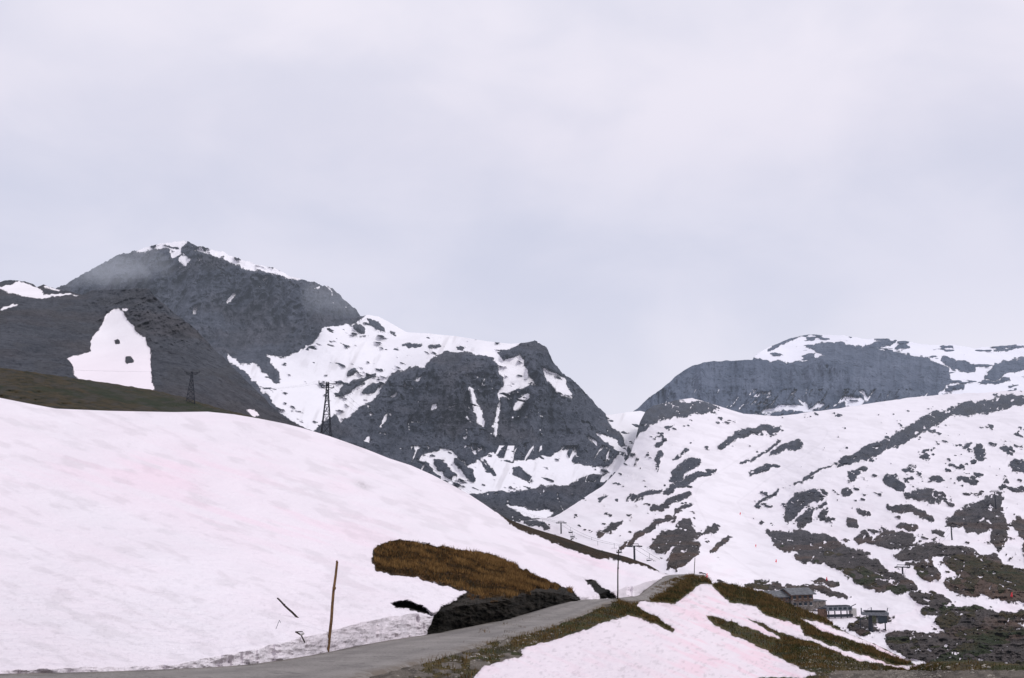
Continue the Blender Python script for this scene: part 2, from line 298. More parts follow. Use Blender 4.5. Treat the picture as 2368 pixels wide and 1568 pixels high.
opsL6=[S(15,(1940,1078),(2010,1045),(2080,1015),(2130,985),(2180,958),(2230,948)),S(15,(2210,950),(2270,942),(2330,930),(2400,922)),S(4,(1838,1122),(1880,1098),(1925,1075)),S(4,(1742,1172),(1800,1130)),
S(4,(1712,1072),(1760,1045),(1805,1020)),S(10,(1662,1032),(1700,1010),(1740,998),(1808,990)),S(9,(1782,1050),(1815,1035),(1858,1030)),S(6,(1733,1096),(1760,1082),(1798,1078)),
S(17,(1462,1005),(1500,965),(1560,945),(1650,940)),S(8,(1475,955),(1560,930),(1640,938)),S(14,(1556,1112),(1580,1085),(1615,1068)),S(8,(1540,1138),(1590,1110),(1655,1090)),S(7,(1518,1085),(1526,1042)),S(5,(1555,1056),(1595,1044)),S(5,(1515,1030),(1530,1020)),S(5,(1540,990),(1560,985)),
S(6,(1455,1157),(1500,1140),(1532,1133)),S(8,(1505,1182),(1550,1160),(1600,1143)),S(8,(1432,1268),(1480,1230),(1530,1200),(1565,1193)),S(7,(1383,1240),(1440,1208)),S(5,(1560,1185),(1600,1165)),S(5,(1380,1155),(1410,1150)),
S(24,(1505,1262),(1560,1245),(1612,1235)),S(20,(1550,1305),(1580,1285),(1612,1262)),S(15,(1572,1205),(1608,1232)),S(9,(1632,1233),(1664,1222)),S(7,(1648,1280),(1685,1240)),S(9,(1215,1208),(1270,1222)),S(5,(1150,1215),(1200,1225)),
S(16,(1825,1205),(1838,1165),(1870,1145),(1910,1138)),S(15,(1845,1222),(1875,1180)),S(12,(1900,1200),(1912,1180)),S(6,(1895,1168),(1915,1160)),S(10,(1950,1138),(1975,1142)),S(8,(1960,1105),(2005,1080)),S(9,(1960,1205),(1985,1213)),S(8,(1990,1180),(2012,1188)),S(10,(1975,1245),(2015,1240)),
S(13,(2050,1100),(2090,1132)),S(13,(2095,1140),(2180,1152)),S(6,(2130,1055),(2150,1058)),S(5,(2085,1088),(2120,1082)),S(8,(2150,1108),(2180,1106)),S(13,(2258,1028),(2272,1065)),S(18,(2335,1075),(2385,1078)),S(7,(2312,1042),(2340,1040)),S(7,(2212,1100),(2255,1122)),S(5,(2250,1098),(2275,1094)),S(5,(2230,1035),(2245,1025)),
S(9,(2055,1172),(2100,1178),(2155,1200)),S(22,(2195,1205),(2250,1185),(2312,1158)),S(16,(2230,1215),(2290,1222)),S(18,(2290,1165),(2312,1210),(2312,1272)),S(22,(2352,1200),(2385,1240),(2385,1300)),S(8,(2080,1215),(2120,1218)),S(8,(2160,1225),(2180,1240)),
S(10,(1775,1232),(1810,1240),(1860,1238)),S(30,(1800,1250),(1900,1262),(1980,1305),(2050,1345),(2110,1360)),S(14,(1845,1292),(1910,1292)),S(20,(1940,1300),(2050,1365)),
S(20,(2025,1250),(2110,1245)),S(18,(2075,1282),(2200,1272)),S(22,(2120,1305),(2165,1335)),S(42,(2195,1275),(2260,1320),(2330,1350),(2400,1360)),S(16,(2190,1345),(2260,1372)),S(26,(2280,1290),(2400,1400)),S(8,(2330,1130),(2380,1135)),
S(16,(2110,1378),(2200,1400)),S(14,(2130,1412),(2240,1418),(2400,1432)),S(38,(2060,1480),(2150,1500),(2260,1510),(2420,1510)),S(34,(2170,1440),(2290,1450),(2400,1480)),S(10,(1960,1450),(2010,1462)),
S(9,(1720,1352),(1800,1358),(1880,1362),(1960,1380)),S(7,(1880,1345),(1940,1352)),S(12,(1980,1440),(2060,1430)),S(5,(1740,1345),(1780,1340))]
def aL6(px,py):
    sd=build_sd(px,py,opsL6,60,(12,26),305,6)
    n=fbs((px+py*.5)/26,(py-px*.3)/13,4,350,.6);reg=sst(.48,.62,fbm(px/140,py/90,2,355))
    tr=sdstroke(px,py,[(1900,1000),(1750,1080),(1650,1150),(1700,1240),(1800,1310),(1950,1370),(2100,1400)],46)
    lim=np.where(tr>-10,10,0)
    right=sst(1750,2100,px)*sst(1000,1100,py)
    thr=.755-.045*reg-.05*right*reg+lim
    sd=np.minimum(sd,(thr-n)*110)
    vr=ridged((px+py*.6)/30,(py-px*.4)/20,4,380,.6);sd=np.maximum(sd,(vr-.855)*70)
    z=zeros(px)
    low=sst(1180,1380,py)*sst(1500,1700,px)
    gr=(fbm(px/40,py/20,3,360)-.56)*120*low-20*(1-low)
    gr=np.maximum(gr,sdstroke(px,py,[(2200,1290),(2400,1360)],30)-6)
    pk=.22*sst(.45,.7,fbm(px/60,py/25,3,370))*sst(1050,1350,py)
    rv=.5+1.1*(ridged((px+py*.4)/26,(py-px*.4)/18,5,385,.64)-.56)+.5*(fbm(px/4,py/4,2,388)-.5)+.5*(fbm(px/30,py/20,2,389)-.5)
    return dict(snow=sd,grass=gr,pink=np.where(tr>0,0,pk),dirt_shade=.3*sst(.55,.7,fbm(px/15,py/8,3,371)),sdirt_shade=z+np.where(np.abs(tr-3)<2,.07,0)+.12*sst(.5,.7,fbs((px+py)/50,(py-px*.3)/9,4,392)),rv=np.clip(rv,0,1))
def rL6(px,py,A):
    rock=sst(8,-8,A['snow']);r=.022*(fbs((px+py)/80,(py-px*.3)/26,4,311)-.5)-.008*rock
    return r-rock*.024*(ridged(px/22,py/14,4,312,.58)-.5)
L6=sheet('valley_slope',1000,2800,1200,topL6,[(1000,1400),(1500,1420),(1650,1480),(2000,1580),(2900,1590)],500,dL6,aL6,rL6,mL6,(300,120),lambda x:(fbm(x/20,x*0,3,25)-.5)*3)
# ------------------------------------------------------------ road geometry
RL=[(-600,1570,14.5),(-100,1562,16.5),(0,1560,17),(200,1556,18.5),(400,1549,21),(550,1541,23),(700,1520,26),(850,1490,34),(1000,1466,42),(1100,1447,47),(1200,1424,53),(1280,1401,61),(1340,1388,69),(1400,1385,74),(1435,1383,78),(1472,1376,87),(1492,1363,98),(1512,1348,112),(1528,1336,127),(1548,1330,137),(1590,1328,148)]
RR=[(-600,1760,9.0),(-100,1720,10.0),(0,1712,10.3),(300,1680,11.8),(600,1630,14.5),(840,1570,19),(1020,1522,26),(1120,1492,33),(1215,1468,41),(1285,1448,47),(1345,1425,55),(1392,1402,64),(1425,1391,72),(1470,1390,79),(1512,1386,86),(1538,1371,97),(1565,1354,113),(1585,1344,128),(1602,1337,140),(1618,1333,149),(1640,1332,158)]
dL5=tps([p for p in RL]+[p for p in RR]+[(1184,2300,5.0),(-600,2300,5.0),(3000,2300,5.0),(1184,1750,11.5),(1184,1568,21),(1500,1568,23),(1500,1460,48),(1460,1425,62),(1645,1352,125),(1650,1430,75),(1800,1392,118),(1930,1450,105),(2110,1537,72),(2000,1550,48),(1800,1520,50),(1890,1566,34),(2180,1537,32),(2250,1533,28),(2368,1545,23),(2368,1568,20),(2900,1560,22)])
def resamp(R,n):
    R=np.array(R,float);k=np.linspace(0,len(R)-1,n)
    out=[]
    for c in range(3):
        y=R[:,c];m=np.gradient(y);j=np.clip(np.floor(k).astype(int),0,len(R)-2);t=k-j
        h00=2*t**3-3*t**2+1;h10=t**3-2*t**2+t;h01=-2*t**3+3*t**2;h11=t**3-t**2
        out.append(h00*y[j]+h10*m[j]+h01*y[j+1]+h11*m[j+1])
    return np.stack(out,1)
NR=600;a=resamp(RL,NR);b_=resamp(RR,NR)
PA=W(a[:,0],a[:,1],a[:,2]);PB=W(b_[:,0],b_[:,1],b_[:,2])
nc=30;rows=[]
for j in range(nc):
    s=j/(nc-1);q=PA*(1-s)+PB*s;q=q.copy();q[:,2]+=.05*(1-(2*s-1)**2)+.03;rows.append(q)
RV=np.stack(rows,0)
RV[0,:,2]-=.12;RV[-1,:,2]-=.05
RV[-1,:,0]+=(fbm(np.arange(NR)/6,np.zeros(NR),3,500)-.5)*.6;RV[-2,:,0]+=(fbm(np.arange(NR)/6,np.zeros(NR),3,500)-.5)*.4
mR,t,b=newmat('asphalt')
n=t.noise(.5,4,.6);n2=t.noise(14,2,.7);n3=t.noise(1.6,5,.7,(1,1,1),(0,0,0),1.5)
c=t.mix(t.ramp(n,.3,.7),(.155,.142,.132),(.24,.222,.206));c=t.mix(t.math('MULTIPLY',t.ramp(n2,.35,.7),.7),c,(.28,.265,.25));c=t.mix(t.math('MULTIPLY',t.ramp(n3,.56,.62),.55),c,(.085,.078,.074))
ed=t.attr('edge');c=t.mix(t.math('MULTIPLY',ed,t.ramp(n3,.35,.6)),c,(.15,.125,.10));c=t.mix(t.attr('patch'),c,(.10,.093,.088))
t.lk(c,b.inputs['Base Color']);b.inputs['Roughness'].default_value=.75;bp=t.new('ShaderNodeBump');bp.inputs['Distance'].default_value=.02;t.lk(n2,bp.inputs['Height']);t.lk(bp.outputs[0],b.inputs['Normal'])
sv=np.linspace(0,1,nc)[:,None]+np.zeros((1,NR));kv=np.arange(NR)[None]+np.zeros((nc,1))
edge=sst(.14,0,sv)+sst(.82,1,sv)
wheel=(np.exp(-((sv-.3)/.07)**2)+np.exp(-((sv-.72)/.07)**2))*.6
wet=.8*sst(.16,.02,sv)*sst(.4,.6,fbm(kv/14,kv*0,3,512))
mesh_np('road',RV,nc,NR,dict(edge=edge,patch=np.clip(wheel*fbm(kv/20,sv*4,3,511)+wet,0,1)),mR)
roadpoly=[(p[0],p[1]) for p in RL]+[(p[0],p[1]) for p in RR][::-1]
# ------------------------------------------------------------ L5 near verge
topL5=[(-600,1590),(0,1580),(400,1566),(700,1540),(850,1510),(1000,1482),(1200,1440),(1340,1398),(1400,1389),(1430,1387),(1470,1384),(1500,1374),(1530,1352),(1560,1341),(1600,1333),(1625,1336),(1650,1350),(1700,1354),(1760,1370),(1800,1388),(1850,1408),(1900,1428),(1930,1448),(1980,1473),(2020,1488),(2060,1508),(2100,1530),(2118,1540),(2150,1538),(2250,1531),(2300,1537),(2368,1545),(3000,1560)]
opsS5=[('+p',[(1090,1575),(1112,1545),(1150,1530),(1208,1520),(1203,1502),(1262,1486),(1330,1466),(1400,1437),(1455,1426),(1500,1436),(1530,1450),(1556,1462),(1562,1455),(1520,1425),(1488,1412),(1474,1400),(1482,1389),(1520,1394),(1560,1398),(1590,1375),(1622,1352),(1645,1352),(1665,1378),(1690,1392),(1745,1402),(1762,1418),(1800,1432),(1850,1446),(1862,1470),(1890,1482),(1940,1500),(2010,1520),(2062,1540),(2120,1538),(2080,1522),(2000,1490),(1950,1472),(1900,1458),(1855,1432),(1900,1440),(1990,1476),(2062,1508),(2130,1537),(2100,1548),(2060,1540),(1990,1528),(1920,1500),(1870,1482),(1800,1462),(1765,1442),(1722,1428),(1770,1455),(1805,1478),(1790,1475),(1700,1440),(1632,1422),(1645,1445),(1720,1480),(1800,1520),(1850,1545),(1892,1560),(1850,1568),(1760,1566),(1660,1600),(1400,1700),(1090,1700)])]
def aL5(px,py):
    sd=build_sd(px,py,opsS5,-60,(5,16),405,3)
    g=np.full(px.shape,-60.)
    g=np.maximum(g,sdpoly(px,py,[(1190,1480),(1280,1450),(1345,1427),(1392,1404),(1425,1393),(1480,1396),(1520,1400),(1600,1470),(1500,1440),(1330,1468),(1205,1500),(1150,1520),(1120,1510)])+2)
    g=np.maximum(g,np.where(px>1500,40-60*sst(1535,1560,py)*sst(1850,1950,px),-60.))
    g=np.maximum(g,np.where((px>940)&(px<1300),(fbm(px/22,py/8,3,412)-.53)*140,-60))
    g=g+(fbm(px/14,py/6,4,410)-.5)*26
    z=zeros(px)
    st=fbs((px*.5+py)/60,(py-px*.42)/9,4,420)
    pk=.42*sst(.42,.72,st)*sst(1480,1620,px)+.25*sst(.5,.7,st)+.1
    return dict(snow=sd,grass=g,pink=pk,dirt_shade=.5*sst(.5,.65,fbm(px/18,py/7,3,421)),sdirt_shade=.3*sst(.62,.75,fbm(px/10,py/5,4,423))+.35*sst(5,0,sd)*sst(.4,.6,fbm(px/8,py/5,3,424)))
def rL5(px,py,A):
    s=sst(-3,6,A['snow']);return -.022*s+.02*(fbm(px/30,py/14,4,430)-.5)*sst(1330,1450,py)*sst(-5,8,-sdpoly(px,py,roadpoly))-.012*s*(fbm(px/12,py/8,3,431)-.5)
def dd5(px,py):
    d=dL5(px,py);ins=sst(-4,8,sdpoly(px,py,roadpoly));return d*(1+.03*ins)
L5=sheet('ground',-600,3000,1400,topL5,[(-600,2300),(3000,2300)],330,dd5,aL5,rL5,mL5,(25,9),lambda x:(fbm(x/7,x*0,3,26)-.5)*3*sst(1640,1700,x),tp=1.9,front=True)
# ------------------------------------------------------------ L4 big snow hill
topL4=[(-600,860),(0,920),(60,932),(130,945),(250,950),(400,953),(480,952),(540,958),(600,968),(660,980),(700,990),(760,1008),(800,1022),(850,1040),(900,1060),(950,1076),(1000,1098),(1050,1124),(1085,1143),(1120,1166),(1140,1180),(1180,1203),(1240,1224),(1300,1242),(1380,1270),(1450,1288),(1500,1306),(1530,1324),(1560,1331)]
wt=ipl([(-600,1560),(0,1550),(400,1538),(450,1528),(540,1510),(650,1486),(750,1462),(850,1436),(930,1422),(985,1417),(1020,1412),(1080,1398),(1150,1392),(1250,1366),(1300,1372),(1335,1385),(1560,1330)])
rd=ipl([(p[0],p[2]) for p in RL])
cp=[(x,float(wt(x)),float(rd(x))+.4) for x in (-600,-300,0,200,400,550,700,850,980,1100,1200,1300,1345,1400,1470,1500,1535)]
dL4=tps(cp+[(-600,860,130),(0,920,125),(400,953,135),(700,990,145),(900,1062,145),(1085,1145,140),(1200,1212,150),(1340,1258,155),(1450,1288,150),(0,1400,26),(0,1250,40),(0,1080,72),(400,1400,30),(400,1250,47),(400,1080,84),(700,1400,36),(700,1250,58),(700,1100,92),(900,1220,74),(900,1350,50),(1000,1150,105),(1040,1268,73),(1100,1220,100),(1130,1285,78),(1200,1320,72),(1250,1300,92),(1300,1345,80),(1380,1330,98),(1450,1330,112)])
def dd4(px,py):
    w=wt(px)+(fbm(px/25,px*0,3,560)-.5)*8
    pe=np.where(py>w,w+(py-w)*.04,py)
    return dL4(px,pe)
BR=[(925,1247),(885,1258),(862,1272),(860,1290),(868,1318),(905,1330),(960,1335),(1010,1350),(1078,1370),(1055,1388),(1020,1402),(1000,1428),(985,1480),(1100,1455),(1200,1435),(1280,1410),(1345,1395),(1338,1380),(1326,1364),(1270,1345),(1200,1310),(1130,1280),(1040,1268),(985,1260)]
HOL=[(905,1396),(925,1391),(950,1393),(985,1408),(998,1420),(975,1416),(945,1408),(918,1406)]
opsS4=[('-p',BR),('-p',HOL),
('-p',[(1130,1170),(1150,1186),(1180,1211),(1205,1226),(1240,1237),(1275,1251),(1300,1263),(1345,1281),(1385,1291),(1430,1295),(1490,1309),(1525,1326),(1560,1320),(1400,1240)]),
('-p',[(1350,1340),(1378,1346),(1402,1360),(1424,1386),(1392,1386),(1376,1364)]),('-p',[(1528,1322),(1550,1334),(1515,1348),(1484,1372),(1500,1385),(1570,1340)])]
def aL4(px,py):
    sd=build_sd(px,py,opsS4,60,(6,14),505,4)
    g=np.maximum(sdpoly(px,py,[(925,1240),(850,1270),(860,1330),(960,1345),(1050,1355),(1085,1366),(1085,1380),(1130,1388),(1200,1376),(1255,1356),(1325,1368),(1326,1350),(1270,1335),(1200,1300),(1130,1270),(1040,1258)]),
      np.where((px>1125)&(py<1330),20,-60.))
    g=g+(fbm(px/12,py/8,4,510)-.5)*34
    ang=.30;u=px*math.cos(ang)+py*math.sin(ang);v=-px*math.sin(ang)+py*math.cos(ang)
    st=fbs(u/170,v/14,4,520,.5);st2=fbm(u/200,v/60,3,521)
    reg=.85*np.exp(-(((px-640)/300)**2+((py-1190-(px-620)*.25)/70)**2))+.6*np.exp(-(((px-330)/300)**2+((py-1090)/45)**2))+.5*np.exp(-(((px-800)/40)**2+((py-1090)/50)**2))
    reg+=1.1*np.exp(-(((px-1340)/110)**2+((py-1285-(px-1340)*.35)/18)**2))+.15
    pk=np.clip(reg*(.25+.75*sst(.38,.68,st))*.66+.22*st2,0,.8)
    w=wt(px);wall=sst(-2,3,py-w)*sst(420,520,px)*sst(1010,985,px)
    strip=sst(.55,.7,fbs(px/7,py/30,3,530))
    low=sst(3,12,py-w)
    sdi=wall*(.05+.12*strip+.15*low)+.65*np.exp(-(((px-835)/18)**2+((py-1120-(px-835)*.3)/9)**2))*fbm(px/5,py/5,3,531)+.12*sst(.60,.75,fbm(px/9,py/5,4,532))*sst(1250,1420,py)+.16*sst(.52,.75,fbs(u/60,v/14,4,534))+.10*sst(1250,1500,py)*sst(600,100,px)  # wall term greys the snow wall: dirt, plus painted shade toward its foot
    hol=sst(-2,4,sdpoly(px,py,HOL))  # undercut hollow's shade, painted dark through the dirt mask
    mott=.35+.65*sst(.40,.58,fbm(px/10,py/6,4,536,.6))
    dirt_shade=np.clip(hol+sst(-2,5,sdpoly(px,py,[(1350,1340),(1378,1346),(1402,1360),(1424,1386),(1392,1386),(1376,1364)]))+.85*mott*sst(1095,1000,px)*sst(1380,1400,py)+.75*mott*sst(980,1010,px)*sst(1395,1420,py+(px-1050)*.16)+.35*sst(.5,.62,fbm(px/22,py/10,3,537))*sst(1245,1270,py)+.6*sst(1120,1160,px)*sst(1335,1320,py)*sst(0,10,1250+(px-1200)*.3-py),0,1)  # hole under the snow lip painted dark likewise; other terms are earth and turf
    return dict(snow=sd,grass=g,pink=pk,dirt_shade=dirt_shade,sdirt_shade=np.clip(sdi,0,1))
def rL4(px,py,A):
    s=sst(-4,5,A['snow']);w=wt(px)
    near=sst(-8,10,py-w)*sst(430,520,px)*sst(1000,985,px)
    r=-.020*s*sst(1200,1300,py)+.018*(fbm(px/90,py/45,3,540)-.5)+.006*(fbm(px/18,py/9,4,541,.6)-.5)*sst(1000,1250,py)
    r=r+near*.006*(ridged(px/12,py/40,3,542)-.5)+near*.010*(fbm(px/24,py/12,3,545)-.5)
    r=r+.05*sst(-3,4,sdpoly(px,py,HOL))
    r=r-.016*np.exp(-((py-1372-(px-960)*.02)/16)**2)*np.exp(-((px-960)/80)**2)
    r=r+.020*np.exp(-((py-1348-(px-880)*.10)/14)**2)*np.exp(-((px-890)/80)**2)
    r=r+(1-s)*(.030*(fbm(px/13,py/8,5,543,.64)-.5)-.03*(fbm(px/60,py/30,2,547)-.5))
    r=r+.012*np.exp(-(((px-835)/26)**2+((py-1122)/14)**2))
    return r
bot4=[(p[0],p[1]+7) for p in RL]
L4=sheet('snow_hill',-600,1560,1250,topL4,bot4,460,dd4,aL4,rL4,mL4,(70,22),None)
# ------------------------------------------------------------ deep valley floor reaching the horizon
xs=np.linspace(-9000,9000,80);ys=np.linspace(-3000,14000,80);X,Y=np.meshgrid(xs,ys[::-1]);Z=-110+20*(fbm(X/900,Y/900,3,600)-.5)
z=zeros(X);mesh_np('valley_floor',np.stack([X,Y,Z],-1),80,80,dict(snow=(fbm(X/300,Y/300,3,601)-.45)*60,grass=z-60,pink=z,dirt_shade=z,sdirt_shade=z,rv=z+.5),mL6)
# ------------------------------------------------------------ mesh kit for objects
class MB:
    def __init__(s): s.v=[];s.f=[];s.m=[]
    def beam(s,p0,p1,r0,r1=None,n=6,mi=0):
        r1=r0 if r1 is None else r1;p0=Vector(p0);p1=Vector(p1);d=(p1-p0).normalized()
        a=d.orthogonal().normalized();b=d.cross(a);k=len(s.v)
        for p,r in ((p0,r0),(p1,r1)):
            for i in range(n):
                an=2*math.pi*i/n;s.v.append(p+a*(r*math.cos(an))+b*(r*math.sin(an)))
        for i in range(n):
            j=(i+1)%n;s.f.append((k+i,k+j,k+n+j,k+n+i));s.m.append(mi)
        s.f.append(tuple(k+i for i in range(n))[::-1]);s.f.append(tuple(k+n+i for i in range(n)));s.m+= [mi,mi]
    def box(s,c,sz,mi=0,rot=0):
        k=len(s.v);cx,cy,cz=c;ca,sa=math.cos(rot),math.sin(rot)
        for dz in (-1,1):
            for dx,dy in ((-1,-1),(1,-1),(1,1),(-1,1)):
                x=dx*sz[0]/2;y=dy*sz[1]/2;s.v.append(Vector((cx+x*ca-y*sa,cy+x*sa+y*ca,cz+dz*sz[2]/2)))
        for f in ((3,2,1,0),(4,5,6,7),(0,1,5,4),(1,2,6,5),(2,3,7,6),(3,0,4,7)): s.f.append(tuple(k+i for i in f));s.m.append(mi)
    def poly(s,pts,mi=0):
        k=len(s.v);s.v+= [Vector(p) for p in pts];s.f.append(tuple(range(k,k+len(pts))));s.m.append(mi)
    def obj(s,name,mats,loc=(0,0,0),parent=None,rotz=0,scale=1):
        me=bpy.data.meshes.new(name);me.from_pydata([tuple(v) for v in s.v],[],s.f)
        for m in mats: me.materials.append(m)
        me.polygons.foreach_set('material_index',s.m);me.update()
        o=bpy.data.objects.new(name,me);scene.collection.objects.link(o);o.location=loc;o.rotation_euler=(0,0,rotz);o.scale=(scale,)*3
        if parent: o.parent=parent
        return o
def empty(name,loc,rotz=0,scale=1):
    e=bpy.data.objects.new(name,None);scene.collection.objects.link(e);e.location=loc;e.rotation_euler=(0,0,rotz);e.scale=(scale,)*3;return e
steel=simple('dark_galvanised_steel',(.026,.029,.038),.6,.3,2)
steelL=simple('grey_galvanised_steel',(.16,.17,.19),.5,.2,2)
wood=simple('weathered_wood',(.15,.088,.042),.8,.4,5)
woodD=simple('dark_wood',(.035,.028,.024),.8,.4,5)
wire=simple('cable_black',(.10,.10,.11),.6,.1,1)
red=simple('red_padding',(.75,.06,.08),.6,.15,3)
stone=simple('stone_wall',(.14,.125,.115),.9,.5,1.2)
slate=simple('slate_roof',(.13,.135,.145),.8,.3,.9)
larch=simple('larch_cladding',(.12,.075,.055),.8,.35,1.5)
glass=simple('window_glass',(.03,.04,.05),.15,.2,1)
paint=simple('white_render',(.5,.48,.47),.8,.1,1)
def lattice(px,top,base,d,wb,rot,k_=1.0):
    P0=W(px,base,d);P1=W(px,top,d);H=P1[2]-P0[2];m=MB()
    wt_=.42*k_;n=8
    def cor(z,k):
        w=(wb*(1-z/(H*.86))+wt_*z/(H*.86)) if z<H*.86 else wt_
        sx,sy=((-1,-1),(1,-1),(1,1),(-1,1))[k%4];return (sx*w/2*1.0,sy*w/2,z)
    zs=[H*(1-(1-i/n)**1.25) for i in range(n+1)]
    for i in range(n):
        for k in range(4):
            m.beam(cor(zs[i],k),cor(zs[i+1],k),.085*k_,n=4);m.beam(cor(zs[i],k),cor(zs[i+1],k+1),.05*k_,n=4);m.beam(cor(zs[i],k+1),cor(zs[i+1],k),.05*k_,n=4);m.beam(cor(zs[i+1],k),cor(zs[i+1],k+1),.05*k_,n=4)
    for z,l in ((H*.985,1.6*k_),(H*.93,1.15*k_)):
        m.beam((-l,0,z),(l,0,z),.08*k_,n=4);m.beam((-l,0,z),(0,0,z-.5),.05*k_,n=4);m.beam((l,0,z),(0,0,z-.5),.05*k_,n=4)
        for x in (-l,l): m.beam((x,0,z),(x,0,z+.45),.1*k_,.07,n=6)
    m.obj('lattice_pylon',[steel],P0,rotz=rot);return P1
pb=lattice(752,880,1062,200,2.7,.35,1.1)
pa=lattice(440,858,934,265,2.3,.35,1.15)
def sag(p0,p1,s,r,n=24):
    m=MB();p0=Vector(p0);p1=Vector(p1);L=[]
    for i in range(n+1):
        t=i/n;q=p0.lerp(p1,t);q.z-=4*s*t*(1-t);L.append(q)
    for i in range(n): m.beam(L[i],L[i+1],r,n=4)
    return m,L
def merge(m,q):
    k=len(m.v);m.v+=q.v;m.f+=[tuple(i+k for i in f) for f in q.f];m.m+=q.m
m=MB()
for off in (-1.2,0,1.2):
    o=np.array([off,0,0])
    merge(m,sag(pa+o,pb+o,3,.006)[0]);merge(m,sag(pb+o,W(1290,1195,560)+o,10,.012)[0]);merge(m,sag(pa+o,W(-500,760,300)+o,4,.006)[0])
m.obj('power_lines',[wire])
def stake(name,px0,py0,px1,py1,d,r,mat,bury=.5,d1=None):
    A=Vector(W(px0,py0,d));B=Vector(W(px1,py1,d if d1 is None else d1));m=MB();u=(B-A).normalized();L=(B-A).length
    n=5
    pts=[-bury]+[L*i/n for i in range(1,n+1)]
    for i in range(n):
        w0=Vector((math.sin(i*1.7)*.012,0,0));w1=Vector((math.sin((i+1)*1.7)*.012,0,0))
        m.beam(u*pts[i]+w0,u*pts[i+1]+w1,r*(1-.05*i),r*(1-.05*(i+1)),8)
    m.beam(u*L,u*(L+r*.8),r*.75,r*.3,8)
    m.beam(u*(L*.62),u*(L*.65),r*1.12,r*1.12,8)
    m.obj(name,[mat],A);return A
def d4(x,y): return float(dd4(np.array([x*1.]),np.array([y*1.]))[0])
stake('snow_stake',762,1467,779,1299,(d4(762,1467)-.2)*.975,.045,wood)
stake('snow_stake',1428,1387,1430,1272,75,.055,woodD)
stake('snow_stake',1605,1335,1607,1290,150,.06,woodD)
dB=d4(684,1425)*.98
stake('broken_snow_stake',684,1425,642,1384,dB*.985,.035,woodD,.2,dB*.99)
dC=d4(700,1480)*.97
m=MB();o=W(683,1461,dC)
def rel(px,py): return tuple(W(px,py,dC)-o)
m.beam(rel(683,1461),rel(696,1468),.022);m.beam(rel(696,1468),rel(705,1486),.02);m.beam(rel(683,1461),rel(700,1461),.014);m.beam(rel(696,1468),rel(703,1464),.03,mi=1)
m.obj('bent_metal_rod',[woodD,paint],o)
m=MB();o=W(638,1455,dC);m.beam((0,0,0),tuple(W(646,1434,dC)-o),.007);m.beam(tuple(W(646,1434,dC)-o),tuple(W(649,1440,dC)-o),.007);m.obj('thin_wire_stub',[steelL],o)
# ------------------------------------------------------------ chairlifts
def lift_tower(px,top,base,d,rot,aw=2.6):
    P0=W(px,base+4,d);P1=W(px,top,d);H=P1[2]-P0[2];m=MB()
    m.beam((0,0,-1),(0,0,H),.42,.3,10);m.beam((-aw,0,H),(aw,0,H),.24,n=6);m.beam((-aw*.8,0,H+.9),(aw*.8,0,H+.9),.14,n=6)
    for x in (-aw,aw):
        m.beam((x*.8,0,H),(x*.8,0,H+.9),.1);m.beam((x,-1.9,H-.25),(x,1.9,H-.25),.16,n=6)
        for k in range(6): m.beam((x-.12,-1.8+k*.7,H-.1),(x+.12,-1.8+k*.7,H-.1),.28,n=8)
    m.box((0,.5,H*.5),(.5,.08,H*.95))
    m.obj('chairlift_tower',[steel],P0,rotz=rot);return Vector(P1)
def chair(p):
    m=MB();m.beam((0,0,0),(0,0,-2.2),.07);m.beam((-1.4,0,-2.2),(1.4,0,-2.2),.06)
    for x in (-1.4,1.4): m.beam((x,0,-2.2),(x,.1,-3.4),.06);m.beam((x,.1,-3.4),(x,-.7,-3.4),.05)
    m.box((0,-.35,-3.4),(2.8,.7,.12));m.box((0,.1,-3.0),(2.8,.1,.6));m.beam((-1.4,-.7,-3.0),(1.4,-.7,-3.0),.05)
    m.obj('chairlift_chair',[steel],p,rotz=.5)
tw=[]
for px,t_,b2,d in [(1130,1148,None,1250),(1298,1209,1243,620),(1468,1263,1300,430),(1690,1345,1372,390),(1905,1398,1412,350)]:
    tw.append(lift_tower(px,t_,b2,d,.5) if (b2 and px<1600) else Vector(W(px,t_,d)))
cab=MB()
for i in range(len(tw)-1):
    for off in (-2.2,2.2):
        ov=Vector((off*.75,off*.6,-.1));q,L=sag(tw[i]+ov,tw[i+1]+ov,3,.05);merge(cab,q)
        for kk in ((6,15,21) if off<0 else (3,11,18)):
            if i in (0,1,2): chair(L[kk])
tw=[]
for px,t_,b2,d in [(2420,1080,None,900),(2303,1137,1170,640),(2202,1217,1250,520),(2090,1312,1362,420),(2014,1402,1455,345)]:
    tw.append(lift_tower(px,t_,b2,d,-.6) if (b2 and px!=2014) else Vector(W(px,t_+6,d)))
for i in range(len(tw)-1):
    for off in (-2.2,2.2):
        ov=Vector((off*.8,off*.5,-.1));q,L=sag(tw[i]+ov,tw[i+1]+ov,2.5,.03);merge(cab,q)
        for kk in ((6,17) if off<0 else (12,)): chair(L[kk])
cab.obj('chairlift_cable',[wire])
for px,py in ((1712,1190),(1748,1264),(1795,1300),(1912,1342),(1635,1336),(2340,1380)):
    d=float(dL6(np.array([px*1.]),np.array([py*1.]))[0])*.985;sc=max(1,d/600)*.7
    m=MB();m.beam((0,0,-1),(0,0,1.9),.09,n=6);m.box((.1,0,.8),(.5,.4,1.4));m.box((-.35,.1,.45),(.35,.3,.9));m.beam((-.3,0,1.7),(.45,0,1.95),.16,n=5)
    m.obj('piste_marker',[red],W(px,py,d),rotz=random.random(),scale=sc)
